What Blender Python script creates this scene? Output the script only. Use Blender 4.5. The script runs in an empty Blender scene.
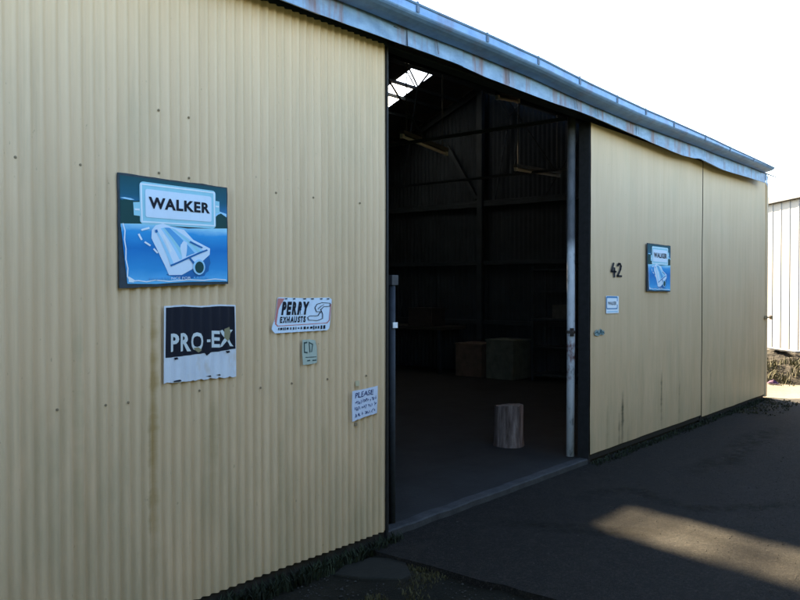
import bpy, bmesh, math, random
from mathutils import Vector, noise as mnoise
random.seed(7)
S = bpy.context.scene
COL = S.collection
PI = math.pi

# ------------------------------------------------------------------ mesh helpers
class MB:
    def __init__(self):
        self.v = []; self.f = []; self.m = []
    def add(self, vs, fs, mi=0):
        o = len(self.v)
        self.v += [tuple(p) for p in vs]
        for f in fs:
            self.f.append([i + o for i in f]); self.m.append(mi)
        return self
    def box(self, x0, x1, y0, y1, z0, z1, mi=0):
        vs = [(x0,y0,z0),(x1,y0,z0),(x1,y1,z0),(x0,y1,z0),(x0,y0,z1),(x1,y0,z1),(x1,y1,z1),(x0,y1,z1)]
        return self.add(vs, [(0,3,2,1),(4,5,6,7),(0,1,5,4),(1,2,6,5),(2,3,7,6),(3,0,4,7)], mi)
    def bar(self, p0, p1, w, h, mi=0):
        p0 = Vector(p0); p1 = Vector(p1); d = (p1-p0).normalized()
        up = Vector((0,0,1)) if abs(d.z) < .95 else Vector((1,0,0))
        a = d.cross(up).normalized()*w/2; b = d.cross(a).normalized()*h/2
        vs = [p0-a-b,p0+a-b,p0+a+b,p0-a+b,p1-a-b,p1+a-b,p1+a+b,p1-a+b]
        return self.add(vs, [(0,3,2,1),(4,5,6,7),(0,1,5,4),(1,2,6,5),(2,3,7,6),(3,0,4,7)], mi)
    def tube(self, pts, r, n=12, mi=0, cap=True):
        pts = [Vector(p) for p in pts]; k = len(pts)
        rs = r if isinstance(r, (list, tuple)) else [r]*k
        vs = []; ref = None
        for i, p in enumerate(pts):
            d = (pts[min(i+1,k-1)] - pts[max(i-1,0)]).normalized()
            if ref is None:
                ref = Vector((0,0,1)) if abs(d.z) < .9 else Vector((1,0,0))
            a = (ref - d*ref.dot(d)).normalized(); b = d.cross(a); ref = a
            for j in range(n):
                t = 2*PI*j/n
                vs.append(p + (a*math.cos(t) + b*math.sin(t))*rs[i])
        fs = []
        for i in range(k-1):
            for j in range(n):
                fs.append((i*n+j, i*n+(j+1)%n, (i+1)*n+(j+1)%n, (i+1)*n+j))
        if cap:
            fs.append(tuple(reversed(range(n)))); fs.append(tuple(range((k-1)*n, k*n)))
        return self.add(vs, fs, mi)
    def grid(self, fn, nu, nv, mi=0):
        vs = [fn(i/nu, j/nv) for j in range(nv+1) for i in range(nu+1)]
        fs = [(j*(nu+1)+i, j*(nu+1)+i+1, (j+1)*(nu+1)+i+1, (j+1)*(nu+1)+i) for j in range(nv) for i in range(nu)]
        return self.add(vs, fs, mi)
    def strip(self, profiles, mi=0, closed=False):
        n = len(profiles[0]); vs = [p for pr in profiles for p in pr]; fs = []
        for i in range(len(profiles)-1):
            for j in range(n if closed else n-1):
                fs.append((i*n+j, (i+1)*n+j, (i+1)*n+(j+1)%n, i*n+(j+1)%n))
        return self.add(vs, fs, mi)
    def build(self, name, mats, parent=None, smooth=False, bevel=0):
        if not isinstance(mats, (list, tuple)): mats = [mats]
        off = wloc(parent)
        me = bpy.data.meshes.new(name)
        me.from_pydata([(p[0]-off[0], p[1]-off[1], p[2]-off[2]) for p in self.v], [], self.f)
        for m in mats: me.materials.append(m)
        for p, i in zip(me.polygons, self.m): p.material_index = i
        me.update()
        bm = bmesh.new(); bm.from_mesh(me)
        bmesh.ops.recalc_face_normals(bm, faces=bm.faces)
        bm.to_mesh(me); bm.free()
        if smooth:
            for p in me.polygons: p.use_smooth = True
        o = bpy.data.objects.new(name, me); COL.objects.link(o)
        if parent: o.parent = parent
        if bevel:
            b = o.modifiers.new('bevel', 'BEVEL'); b.width = bevel; b.segments = 2; b.limit_method = 'ANGLE'
        return o

def wloc(o):
    v = Vector((0,0,0))
    while o is not None:
        v = v + o.location; o = o.parent
    return v

def tag(o, label=None, cat=None, group=None, kind=None):
    if label: o['label'] = label
    if cat: o['category'] = cat
    if group: o['group'] = group
    if kind: o['kind'] = kind
    return o
def thing(name, label, cat, loc, group=None):
    o = bpy.data.objects.new(name, None); COL.objects.link(o)
    o.location = loc; o.empty_display_size = .1
    return tag(o, label, cat, group)
def lerp_table(tab, x):
    if x <= tab[0][0]: return tab[0][1]
    for (a, va), (b, vb) in zip(tab, tab[1:]):
        if x <= b: return va + (vb-va)*(x-a)/(b-a)
    return tab[-1][1]
def N3(x, y, z=0): return mnoise.noise(Vector((x, y, z)))

# ------------------------------------------------------------------ materials
class Mat:
    def __init__(self, name):
        self.m = bpy.data.materials.new(name); self.m.use_nodes = True
        self.nt = self.m.node_tree; self.b = self.nt.nodes['Principled BSDF']
        self.tc = self.nt.nodes.new('ShaderNodeTexCoord')
    def n(self, t, **kw):
        x = self.nt.nodes.new(t)
        for k, v in kw.items():
            if k.startswith('i_'): x.inputs[k[2:].replace('_', ' ')].default_value = v
            else: setattr(x, k, v)
        return x
    def l(self, a, b): self.nt.links.new(a, b)
    def noise(self, scale=(1,1,1), s=5, detail=4, rough=.6, loc=(0,0,0)):
        mp = self.n('ShaderNodeMapping'); mp.inputs['Scale'].default_value = scale; mp.inputs['Location'].default_value = loc
        self.l(self.tc.outputs['Object'], mp.inputs['Vector'])
        t = self.n('ShaderNodeTexNoise'); t.inputs['Scale'].default_value = s
        t.inputs['Detail'].default_value = detail; t.inputs['Roughness'].default_value = rough
        self.l(mp.outputs[0], t.inputs['Vector']); return t.outputs['Fac']
    def ramp(self, fac, stops):
        r = self.n('ShaderNodeValToRGB'); cr = r.color_ramp
        while len(cr.elements) < len(stops): cr.elements.new(.5)
        for e, (p, c) in zip(cr.elements, stops):
            e.position = p; e.color = c if len(c) == 4 else (*c, 1)
        self.l(fac, r.inputs['Fac']); return r.outputs['Color']
    def mask(self, fac, lo, hi):
        return self.ramp(fac, [(lo, (0,0,0)), (hi, (1,1,1))])
    def mix(self, fac, a, b, mode='MIX'):
        x = self.n('ShaderNodeMix', data_type='RGBA', blend_type=mode)
        for s, v in ((x.inputs[0], fac), (x.inputs[6], a), (x.inputs[7], b)):
            if hasattr(v, 'links') or hasattr(v, 'is_linked'): self.l(v, s)
            elif isinstance(v, (int, float)): s.default_value = v
            else: s.default_value = (*v, 1)
        return x.outputs[2]
    def math(self, op, a, b=None, clamp=False):
        x = self.n('ShaderNodeMath', operation=op, use_clamp=clamp)
        for s, v in ((x.inputs[0], a), (x.inputs[1], b)):
            if v is None: continue
            if isinstance(v, (int, float)): s.default_value = v
            else: self.l(v, s)
        return x.outputs[0]
    def xyz(self):
        s = self.n('ShaderNodeSeparateXYZ'); self.l(self.tc.outputs['Object'], s.inputs[0]); return s.outputs
    def bump(self, h, strength=.3, dist=.01):
        b = self.n('ShaderNodeBump'); b.inputs['Strength'].default_value = strength; b.inputs['Distance'].default_value = dist
        self.l(h, b.inputs['Height']); self.l(b.outputs[0], self.b.inputs['Normal'])
    def set(self, color=None, rough=None, metal=None, spec=None):
        for k, v in (('Base Color', color), ('Roughness', rough), ('Metallic', metal), ('Specular IOR Level', spec)):
            if v is None: continue
            s = self.b.inputs[k]
            if hasattr(v, 'is_linked'): self.l(v, s)
            elif isinstance(v, (int, float)): s.default_value = v
            else: s.default_value = (*v, 1)
        return self.m
def simple(name, c, rough=.7, var=.25, s=20, metal=0, bump=0, spec=.3):
    M = Mat(name); f = M.noise(s=s)
    d = tuple(x*(1-var) for x in c); u = tuple(min(1, x*(1+var)) for x in c)
    M.set(M.ramp(f, [(.3, d), (.7, u)]), rough, metal, spec)
    if bump: M.bump(f, bump, .01)
    return M.m

def cream_paint(name, rust_x=None, tone=1.0, streak=.22, base_tint=.3):
    M = Mat(name)
    base = M.ramp(M.noise((3,3,.25), 3, 3), [(.3, tuple(k*tone for k in CREAM[0])), (.7, tuple(k*tone for k in CREAM[1]))])
    # rain streaks and road grime
    st = M.mask(M.noise((1,1,.035), 26, 5, .7), .52, .75)
    base = M.mix(M.math('MULTIPLY', st, streak), base, (.24,.22,.14))
    bl = M.mask(M.noise((1,1,.6), 2.2, 5, .65), .5, .72)
    base = M.mix(M.math('MULTIPLY', bl, .16), base, (.34,.33,.22))
    x, y, z = M.xyz()
    x = M.math('ADD', x, 4.0); z = M.math('ADD', z, GZ)
    # ragged greenish patches, denser and darker towards the base
    low_tint = M.math('SUBTRACT', M.noise((1,1,.22), 5, 6, .7), M.math('MULTIPLY', z, .22))
    base = M.mix(M.math('MULTIPLY', M.mask(low_tint, .26, .56), base_tint), base, (.155,.18,.11))
    dots = M.mask(M.noise((1,1,.5), 55, 2, .5), .72, .78)
    base = M.mix(M.math('MULTIPLY', dots, .35), base, (.16,.13,.08))
    if rust_x:
        for (rx, w, zt, zb, col, amt) in rust_x:
            dx = M.math('ABSOLUTE', M.math('SUBTRACT', x, rx))
            wob = M.math('MULTIPLY', M.math('SUBTRACT', M.noise((.5,.5,2), 6, 4), .5), w*2.4)
            k = M.math('SUBTRACT', 1.0, M.math('DIVIDE', M.math('ADD', dx, wob), w), True)
            up = M.math('MULTIPLY', M.math('SUBTRACT', zt, z), 5.0, True)
            dn = M.math('MULTIPLY', M.math('SUBTRACT', z, zb), 1.6, True)
            k = M.math('MULTIPLY', M.math('MULTIPLY', k, up), M.math('MULTIPLY', dn, amt), True)
            base = M.mix(k, base, col)
    M.bump(M.noise((1,1,.5), 4, 3), .12, .02)
    return M.set(base, .5, 0, .35)

GZ = -.085
CREAM = ((.60,.43,.262), (.675,.492,.31))
m_wall = cream_paint('cream_corrugated_paint', [(2.25,.026,1.72,.2,(.36,.23,.075),.75), (2.225,.014,1.2,.0,(.27,.19,.08),.6), (2.62,.03,1.2,.3,(.3,.22,.1),.4),
                     (3.96,.05,.85,.62,(.42,.25,.2),.7), (3.1,.02,.9,.1,(.3,.25,.14),.35), (1.85,.03,1.6,.1,(.33,.29,.17),.3)])
m_door = cream_paint('cream_door_paint', [(7.86,.035,.62,-.2,(.05,.05,.03),1.0), (7.78,.025,.4,-.2,(.06,.055,.03),.9), (8.0,.02,.25,-.2,(.06,.06,.04),.8), (8.93,.03,.75,-.1,(.07,.07,.04),.9),
                     (9.47,.02,.6,-.1,(.1,.1,.06),.7), (10.6,.03,.7,-.1,(.13,.13,.09),.7), (7.5,.03,.5,-.1,(.2,.17,.09),.6), (11.9,.03,.6,0,(.2,.19,.13),.5)], 0.86, .08, .3)
m_black = simple('black_steel', (.012,.012,.013), .6, .4)
m_darkwood = simple('dark_timber', (.02,.017,.014), .85, .5, 15)
m_screw = simple('rusty_screw', (.22,.165,.10), .7, .4, 60)

def galv(name, c0, c1, rust=.0, metal=.35):
    M = Mat(name)
    base = M.ramp(M.noise((1.5,1,3), 5, 5, .65), [(.3, c0), (.7, c1)])
    st = M.mask(M.noise((1,1,.05), 18, 4, .7), .55, .75)
    base = M.mix(M.math('MULTIPLY', st, .3), base, tuple(x*.45 for x in c0))
    if rust:
        r = M.mask(M.noise((1,1,.12), 4.4, 5, .7, (11,0,0)), .50, .66)
        base = M.mix(M.math('MULTIPLY', r, rust), base, (.2,.085,.05))
    M.bump(M.noise((1,1,1), 9, 3), .15, .01)
    return M.set(base, .5, metal, .4)
m_flash = galv('zinc_flashing', (.14,.235,.37), (.26,.39,.57), .95)
m_gutter = galv('zinc_gutter', (.14,.26,.46), (.23,.37,.58), .3)
m_gutbr = simple('grey_strap', (.11,.15,.22), .6)
m_roof = galv('old_zinc_roof', (.05,.052,.055), (.08,.082,.085), .3, .2)
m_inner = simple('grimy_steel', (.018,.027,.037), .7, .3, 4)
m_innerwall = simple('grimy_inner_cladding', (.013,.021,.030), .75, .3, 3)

def m_sky_panel(fac):
    M = Mat('fibreglass_skylight'); nt = M.nt
    tr = M.n('ShaderNodeBsdfTransparent'); tl = M.n('ShaderNodeBsdfTranslucent')
    tl.inputs['Color'].default_value = (.9,.92,.9,1)
    dirt = M.math('MULTIPLY', M.mask(M.noise(s=5, detail=5, rough=.65), .40, .62), .75)
    M.l(M.mix(dirt, (.97,.97,.95), (.35,.33,.28)), tr.inputs['Color'])
    mx = M.n('ShaderNodeMixShader'); mx.inputs[0].default_value = fac
    M.l(tr.outputs[0], mx.inputs[1]); M.l(tl.outputs[0], mx.inputs[2])
    M.l(mx.outputs[0], nt.nodes['Material Output'].inputs['Surface'])
    return M.m
m_skylights = [m_sky_panel(.08), m_sky_panel(.5), m_sky_panel(.96)]

def asphalt():
    M = Mat('worn_asphalt')
    big = M.noise((1,1,1), .9, 5, .6)
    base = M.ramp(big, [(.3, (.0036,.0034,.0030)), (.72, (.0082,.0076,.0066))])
    fine = M.noise((1,1,1), 55, 5, .85)
    base = M.mix(M.math('MULTIPLY', M.mask(fine, .50, .60), .8), base, (.030,.0265,.021))
    mid = M.noise((1,1,1), 14, 5, .7)
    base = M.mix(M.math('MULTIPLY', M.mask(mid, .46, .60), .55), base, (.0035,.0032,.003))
    spk = M.mask(M.noise((1,1,1), 130, 2, .5, (2,2,2)), .62, .68)
    base = M.mix(M.math('MULTIPLY', spk, .6), base, (.06,.055,.047))
    pass
    dust = M.mask(M.noise((.7,1.3,1), 2.2, 6, .7, (3,1,0)), .55, .72)
    base = M.mix(M.math('MULTIPLY', dust, .4), base, (.028,.025,.019))
    M.bump(M.math('ADD', fine, M.math('MULTIPLY', mid, .7)), 1.0, .012)
    return M.set(base, .9, 0, .2)
m_asphalt = asphalt()

def soil():
    M = Mat('gravelly_soil')
    base = M.ramp(M.noise(s=2.2, detail=6, rough=.7), [(.3, (.006,.007,.005)), (.5, (.011,.0105,.007)), (.72, (.021,.019,.013))])
    g = M.mask(M.noise(s=90, detail=3), .55, .72)
    base = M.mix(M.math('MULTIPLY', g, .5), base, (.035,.032,.027))
    M.bump(M.noise(s=60, detail=4), .8, .012)
    return M.set(base, .95, 0, .1)
m_soil = soil()
def dusty():
    M = Mat('pale_gravel_ground')
    base = M.ramp(M.noise(s=1.5, detail=6, rough=.7), [(.3, (.08,.068,.05)), (.7, (.14,.125,.10))])
    base = M.mix(M.math('MULTIPLY', M.mask(M.noise(s=70), .55, .7), .6), base, (.2,.18,.155))
    M.bump(M.noise(s=50, detail=4), .6, .01)
    return M.set(base, .95, 0, .1)
m_dusty = dusty()
def concrete(name, c0, c1, s=2.5):
    M = Mat(name)
    base = M.ramp(M.noise(s=s, detail=6, rough=.7), [(.3, c0), (.7, c1)])
    base = M.mix(M.math('MULTIPLY', M.mask(M.noise(s=80), .55, .7), .3), base, tuple(x*1.7 for x in c1))
    st = M.mask(M.noise(s=1.1, detail=5, loc=(4,2,0)), .55, .68)
    base = M.mix(M.math('MULTIPLY', st, .5), base, tuple(x*.35 for x in c0))
    M.bump(M.noise(s=40), .3, .006)
    return M.set(base, .8, 0, .25)
m_floor = concrete('oily_concrete', (.009,.010,.0108), (.022,.0238,.0247))
m_lip = concrete('pale_concrete_edge', (.022,.023,.025), (.05,.052,.055), 5)
m_pad = concrete('mossy_slab', (.006,.0068,.0048), (.015,.0148,.011), 10)

# ------------------------------------------------------------------ setting
def flat(name, pts, z, m, thick=0):
    b = MB(); n = len(pts)
    if not thick:
        b.add([(x,y,z) for x,y in pts], [tuple(range(n))])
    else:
        b.add([(x,y,z) for x,y in pts] + [(x,y,z-thick) for x,y in pts],
              [tuple(range(n))] + [(i, (i+1)%n, (i+1)%n+n, i+n) for i in range(n)])
    o = b.build(name, m); return tag(o, kind='structure')
GZ = -.085
flat('ground', [(-3000,-3000),(3000,-3000),(3000,3000),(-3000,3000)], GZ-.03, m_soil)
flat('gravel_path', [(13.12,.6),(13.3,-.3),(14.4,-1.6),(16,-1.2),(15.4,3),(13.12,9)], -.05, m_dusty, .12)
# rough soil strip in front of the corrugated wall, gently uneven
b = MB()
def soil_pt(u, v):
    x = -6 + 10.3*u; y = -12 + 12.06*v
    return (x, y, GZ + .018*N3(x*2.3, y*2.3) + .012*N3(x*7, y*7, 3))
b.grid(soil_pt, 120, 140)
tag(b.build('soil_strip', m_soil, smooth=True), kind='structure')
# asphalt forecourt with a ragged cut edge along x = 3.9
edge = []
for i in range(90):
    y = .02 - 12*i/89*1.0
    edge.append((3.84 + .06*N3(y*1.3, 2) + .02*N3(y*9, 5) + .03*abs(y), y))
pts = edge + [(30,-12), (30,-3), (16.5,-2.2), (14.35,-1.75), (13.65,-.85), (13.26,-.32), (13.10,.02)]
flat('forecourt', pts, -.046, m_asphalt, .1)
flat('floor', [(-4.9,.05),(13.05,.05),(13.05,10.6),(-4.9,10.6)], 0, m_floor, .11)
b = MB(); pr = []
for i in range(41):
    x = 4.06 + 3.03*i/40; w = .022*N3(x*4, 1); h = .008*N3(x*9, 4)
    pr.append([(x,.012+w*.6,-.06),(x,.012+w*.6,-.004+h),(x,.022+w*.6,.006+h),(x,.105+w,.008+h*.5),(x,.115+w,-.01)])
b.strip(pr); tag(b.build('threshold', m_lip), kind='structure')

# ------------------------------------------------------------------ the shed
L0, L1, DEPTH = -5.0, 13.1, 10.64
shed = thing('shed', 'long cream corrugated iron workshop shed with a wide open doorway', 'shed', (4, 5.3, GZ))
PITCH = .060
AMP = .0090
def corr(x): return AMP*math.cos(2*PI*(x-4.05)/PITCH)
# corrugated front wall
b = MB(); ncol = int((4.055-L0)/PITCH*8); rows = 14
vs = []
for j in range(rows+1):
    for i in range(ncol+1):
        x = L0 + (4.055-L0)*i/ncol
        z0 = .022 + .012*N3(x*1.7, 0) ; zt = 3.352
        z = z0 + (zt-z0)*j/rows
        y = corr(x) + .006*N3(x*.8, z*.7, 2) - (.004 if int((x+5.4)/.762) % 2 else 0) + .003*N3(x*2.6, z*2.2, 9)
        vs.append((x, y, z))
b.add(vs, [(j*(ncol+1)+i, j*(ncol+1)+i+1, (j+1)*(ncol+1)+i+1, (j+1)*(ncol+1)+i) for j in range(rows) for i in range(ncol)])
wall = b.build('corrugated_wall', m_wall, shed, smooth=True)
# roofing screws
sb = MB(); sb.tube([(0,-.001,0),(0,-.003,0)], .007, 10); sb.tube([(0,-.003,0),(0,-.008,0)], .0042, 6)
screw0 = None
for (sx, sz) in [(1.543,2.271),(1.855,2.273),(2.27,2.282),(2.45,2.275),(3.063,2.252),(3.378,2.25),(2.267,2.601),(2.464,2.593),
                 (1.722,1.135),(1.978,1.128),(2.111,1.128),(2.545,1.144),(2.924,1.118),(3.193,1.121),(3.5,1.12),(3.85,1.11),(3.75,2.25)]:
    k = round((sx-4.05)/PITCH - .5)+.5; sx = 4.05 + k*PITCH      # on a crest
    if screw0 is None:
        o = sb.build('screw', m_screw, wall); screw0 = o
        o.location = (0,0,0)
    else:
        o = screw0.copy(); COL.objects.link(o); o.parent = wall
    wl = wloc(wall)
    o.location = Vector((sx, -AMP-.002, sz)) - wl
# mesh of the screw was written relative to the wall: shift it back to its own origin
wl = wloc(wall)
for v in screw0.data.vertices: v.co += wl
# bottom plate behind wall sheet
MB().box(L0, 4.05, .012, .10, GZ-.1, .05).build('bottom_plate', m_darkwood, shed)
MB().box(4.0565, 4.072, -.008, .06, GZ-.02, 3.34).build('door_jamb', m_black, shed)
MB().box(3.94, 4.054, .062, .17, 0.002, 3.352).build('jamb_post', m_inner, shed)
# header above the opening and doors
b = MB(); b.box(L0, L1-.02, .015, .11, 3.354, 3.45); b.build('head_beam', m_inner, shed)
b = MB(); b.box(4.1, 12.9, -.075, -.035, 3.345, 3.40); b.build('door_track', m_black, shed)
b = MB(); b.box(L0, 12.45, -.145, -.005, 3.42, 3.432); b.build('soffit', m_inner, shed)

# sliding doors: flat sheet with pressed ribs
def door(x0, x1, ribs, z0, z1):
    b = MB(); xs = [x0]
    for r in ribs:
        xs += [r-.018, r-.007, r+.007, r+.018]
    k = x0
    while k < x1: xs.append(k); k += .11
    xs = sorted(set(round(x,4) for x in xs if x0 <= x < x1)) + [x1]
    vs = []; R = 22
    for j in range(R+1):
        for x in xs:
            y = .006*N3(x*1.1, j*.25, 7) + .002*N3(x*4, j*.8, 1)
            for r in ribs:
                if abs(x-r) <= .008: y += .0014
            zb = z0 + .006*N3(x*3, 1)
            vs.append((x, y, zb + (z1-zb)*j/R))
    n = len(xs)
    b.add(vs, [(j*n+i, j*n+i+1, (j+1)*n+i+1, (j+1)*n+i) for j in range(R) for i in range(n-1)])
    d = b.build('sliding_door', m_door, shed)
    e = MB()
    e.box(x0-.014, x0+.03, .010, .125, z0-.085, z1+.01).box(x1-.03, x1-.004, .012, .12, z0-.02, z1).box(x0+.03, x1-.03, .014, .06, z0-.06, z0+.03)
    e.build('door_frame', m_black, d)
    return d
d1 = door(7.115, 10.235, [7.457,8.02,8.327,8.952,9.44], .045, 3.31)
d2 = door(10.262, 13.08, [10.551,11.155,11.815,12.341], .02, 3.32)
# strip where the two doors meet, corner trim and hasp
MB().box(10.222, 10.276, .008, .05, -.03, 3.33).build('meeting_strip', m_black, shed)
MB().box(13.075, 13.165, -.012, .09, -.02, 3.33).build('corner_trim', m_door, shed)
b = MB(); b.box(13.0,13.10,-.03,-.013,1.20,1.25); b.tube([(13.06,-.035,1.225),(13.25,-.05,1.225)], .012, 8); b.box(13.2,13.25,-.07,-.03,1.19,1.25)
b.build('hasp', m_screw, shed)

# other walls (seen from inside)
def inner_wall(name, p0, p1, top):
    b = MB(); p0 = Vector(p0); p1 = Vector(p1); L = (p1-p0).length; n = int(L/.1)*2
    d = (p1-p0)/L; nn = Vector((-d.y, d.x, 0)); pr = []
    for i in range(n+1):
        s = L*i/n; p = p0 + d*s + nn*(.008 if i % 2 else -.008)
        pr.append([(p.x,p.y,GZ), (p.x,p.y,top(s))])
    b.strip(pr); return b.build(name, m_innerwall, shed)
GT = [(-5,3.56),(3.9,3.543),(4.8,3.545),(5.6,3.538),(7,3.496),(9.3,3.482),(12.3,3.443)]
def rz(x, y):      # roof sheet height, following the sag of the eave
    if y < 5.32:
        a = lerp_table(GT, x)-.055; return a + (5.792-a)*(y+.17)/5.49
    return 5.792 - .404*(y-5.32)
def roof_z(y):
    return 3.56 + .397*(y+.2) if y < 5.32 else 5.742 - .404*(y-5.32)
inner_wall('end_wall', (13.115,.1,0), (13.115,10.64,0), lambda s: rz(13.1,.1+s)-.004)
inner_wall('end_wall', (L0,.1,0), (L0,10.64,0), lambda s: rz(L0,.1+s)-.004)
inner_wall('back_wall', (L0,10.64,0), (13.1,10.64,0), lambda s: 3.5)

# roof: front slope, far slope with an opening for the skylight strip
def roof_sheet(name, x0, x1, y0, y1):
    b = MB(); n = max(2, int((x1-x0)/.038)); pr = []
    for i in range(n+1):
        x = x0 + (x1-x0)*i/n; h = .009*math.cos(2*PI*x/.076)
        sag = (lerp_table(GT, x)-.055-(roof_z(y0)+.05)) if y0 < 0 else 0
        pr.append([(x, y0, roof_z(y0)+.05+h+sag), (x, y1, roof_z(y1)+.05+h)])
    b.strip(pr); return b.build(name, m_roof, shed, smooth=True)
XS0, XS1 = 11.16, 11.74
r1 = roof_sheet('roof_sheet', L0-.1, 13.0, -.17, 5.32)
XB0, XB1, YB0, YB1 = 9.50, 10.12, 5.90, 6.90      # a second skylight strip one bay along
roof_sheet('roof_sheet', L0-.1, XB0, 5.32, 10.9)
roof_sheet('roof_sheet', XB0, XB1, 5.32, YB0)
roof_sheet('roof_sheet', XB0, XB1, YB1, 10.9)
roof_sheet('roof_sheet', XB1, XS0, 5.32, 10.9)
roof_sheet('roof_sheet', XS1, 13.22, 5.32, 10.9)
roof_sheet('roof_sheet', XS0, XS1, 5.32, 5.47)
roof_sheet('roof_sheet', XS0, XS1, 6.74, 10.9)
b = MB(); b.grid(lambda u, v: (XB0+.004+(XB1-XB0-.008)*u, YB0+.004+(YB1-YB0-.008)*v, roof_z(YB0+(YB1-YB0)*v)+.052+.009*math.cos(2*PI*(XB0+(XB1-XB0)*u)/.076)), 64, 2)
b.build('skylight_panel', m_skylights[0], shed, smooth=True)
for mk, (y0, y1) in zip(m_skylights, [(5.48,5.93),(5.95,6.27),(6.29,6.735)]):
    b = MB(); pr = []
    for i in range(17):
        x = XS0+.004 + (XS1-XS0-.008)*i/16; h = .009*math.cos(2*PI*x/.076)
        pr.append([(x,y0,roof_z(y0)+.052+h),(x,y1,roof_z(y1)+.052+h)])
    b.strip(pr); b.build('skylight_panel', mk, shed, smooth=True)
b = MB(); b.box(L0-.1, 13.2, 5.2, 5.44, 5.78, 5.815); b.build('ridge_cap', m_roof, shed)
for y in (.25,1.1,2.0,2.9,3.8,4.6,5.2,5.42,5.94,6.28,6.74,7.5,8.3,9.1,9.9):
    if y < 5.32:
        k = [L0, 3.9, 7.0, 9.3, 12.3, 13.08]; b = MB()
        for xa, xb in zip(k, k[1:]): b.bar((xa, y, rz(xa,y)-.046), (xb, y, rz(xb,y)-.046), .05, .06)
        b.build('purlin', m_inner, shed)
    else:
        MB().box(L0, 13.08, y-.025, y+.025, rz(0,y)-.07, rz(0,y)-.014).build('purlin', m_inner, shed)
# roof trusses of light angle steel
tr0 = None
for x in (4.12, 7.16, 10.2, 13.03):
    b = MB(); f0 = (x,.16,rz(x,.16)-.13); rg = (x,5.32,5.62); f1 = (x,10.5,3.50)
    b.bar(f0, rg, .05, .09); b.bar(rg, f1, .05, .09); b.bar((x,.16,3.40),(x,10.5,3.40), .03, .035)
    P = [(2.1,3.38),(3.0,4.66)] if x < 12 else [(3.9,3.38),(3.0,4.66),(2.1,3.38)]
    for (a, c), (d, e) in zip(P, P[1:]): b.bar((x,a,c),(x,d,e), .018, .018)
    b.bar((x,4.66,5.02),(x,4.85,5.36),.02,.02); b.bar((x,4.66,5.02),(x,4.44,5.20),.02,.02); b.bar((x,4.70,5.0),(x,4.95,5.40),.015,.015)
    b.bar((x,4.66,5.02),(x,5.0,3.40),.022,.022)
    b.build('roof_truss', m_inner, shed)
for y in (2.66, 5.32, 7.98):
    MB().box(12.96, 13.06, y-.06, y+.06, 0.002, rz(13,y)-.14).build('column', m_inner, shed)
for z in (1.0, 2.18, 3.34):
    MB().box(13.02, 13.09, .12, 10.5, z-.04, z+.04).build('girt', m_inner, shed)
MB().bar((13.0,5.4,3.46),(13.0,6.12,4.58),.06,.07).build('knee_brace', m_inner, shed)

# gutter and flashing along the eave
b = MB(); pr = []
x = L0-.1
while x < 12.34:
    zt = lerp_table(GT, x) + .004*N3(x*1.5, 9); w = .004*N3(x*2.1, 3)
    h = .105 if x < 8 else .105 - .012*(x-8)
    pr.append([(x,-.155,zt-.02),(x,-.155,zt-h+.004),(x,-.18,zt-h-.006),(x,-.215+w,zt-h-.004),(x,-.25+w,zt-h+.002),(x,-.285+w,zt-h+.012),(x,-.308+w,zt-h+.024),(x,-.318+w,zt-h+.034),(x,-.322+w,zt-h+.042),
               (x,-.322+w,zt-.016),(x,-.33+w,zt-.012),(x,-.335+w,zt-.003),(x,-.328+w,zt+.003),(x,-.316+w,zt),(x,-.312+w,zt-.02),(x,-.30+w,zt-h+.07),(x,-.25+w,zt-h+.022),(x,-.17,zt-h+.012)])
    x += .12
b.strip(pr)
b.add(pr[-1], [tuple(range(len(pr[-1])))])
gut = b.build('gutter', m_gutter, shed)
for x in (3.1, 4.0, 4.81, 5.54, 6.25, 7.0, 7.67, 8.42, 9.4, 10.3, 11.3):
    zt = lerp_table(GT, x)
    b = MB(); b.box(x-.014, x+.014, -.329, -.3262, zt-.06, zt-.016); b.box(x-.011, x+.011, -.33, -.16, zt+.005, zt+.009)
    b.build('gutter_bracket', m_gutbr, gut)
FT = [(-5,3.48),(3.5,3.478),(5,3.458),(5.9,3.45),(6.6,3.42),(7.85,3.404),(9.8,3.393),(12.45,3.398)]
FB = [(-5,3.322),(3,3.322),(4.6,3.326),(5.06,3.307),(5.9,3.299),(6.83,3.301),(7.85,3.268),(9.15,3.233),(9.5,3.243),(9.68,3.264),(9.9,3.256),(10.5,3.228),(12.45,3.251)]
joints = [.5,1.4,2.3,3.27,4.1,4.71,5.35,6.21,6.889,7.826,9.149,10.525,11.867]
secs = [L0-.1] + joints + [12.46]
b = MB()
for k, (a, c) in enumerate(zip(secs, secs[1:])):
    n = max(3, int((c-a)/.06)); pr = []
    off = -.002*(k % 2)
    for i in range(n+1):
        x = a + (c-a)*i/n + (.03 if i == n else 0)
        wv = .010*N3(x*1.6, k*3) + .004*N3(x*6, 2)
        tilt = .004*math.sin(k*2.1)
        zt = lerp_table(FT, x); zb = lerp_table(FB, x) + .0025*N3(x*3, 8) + .003*math.sin(k*1.7)*((i/n)-.5)
        pr.append([(x,-.05,zt+.012),(x,-.148+off,zt+.012),(x,-.150+off+wv,zt),(x,-.150+off+wv*1.2+tilt*.4,(zt+zb)/2),(x,-.152+off+wv+tilt,zb),(x,-.13+wv,zb+.006)])
    b.strip(pr)
fl = b.build('flashing', m_flash, shed)
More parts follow.
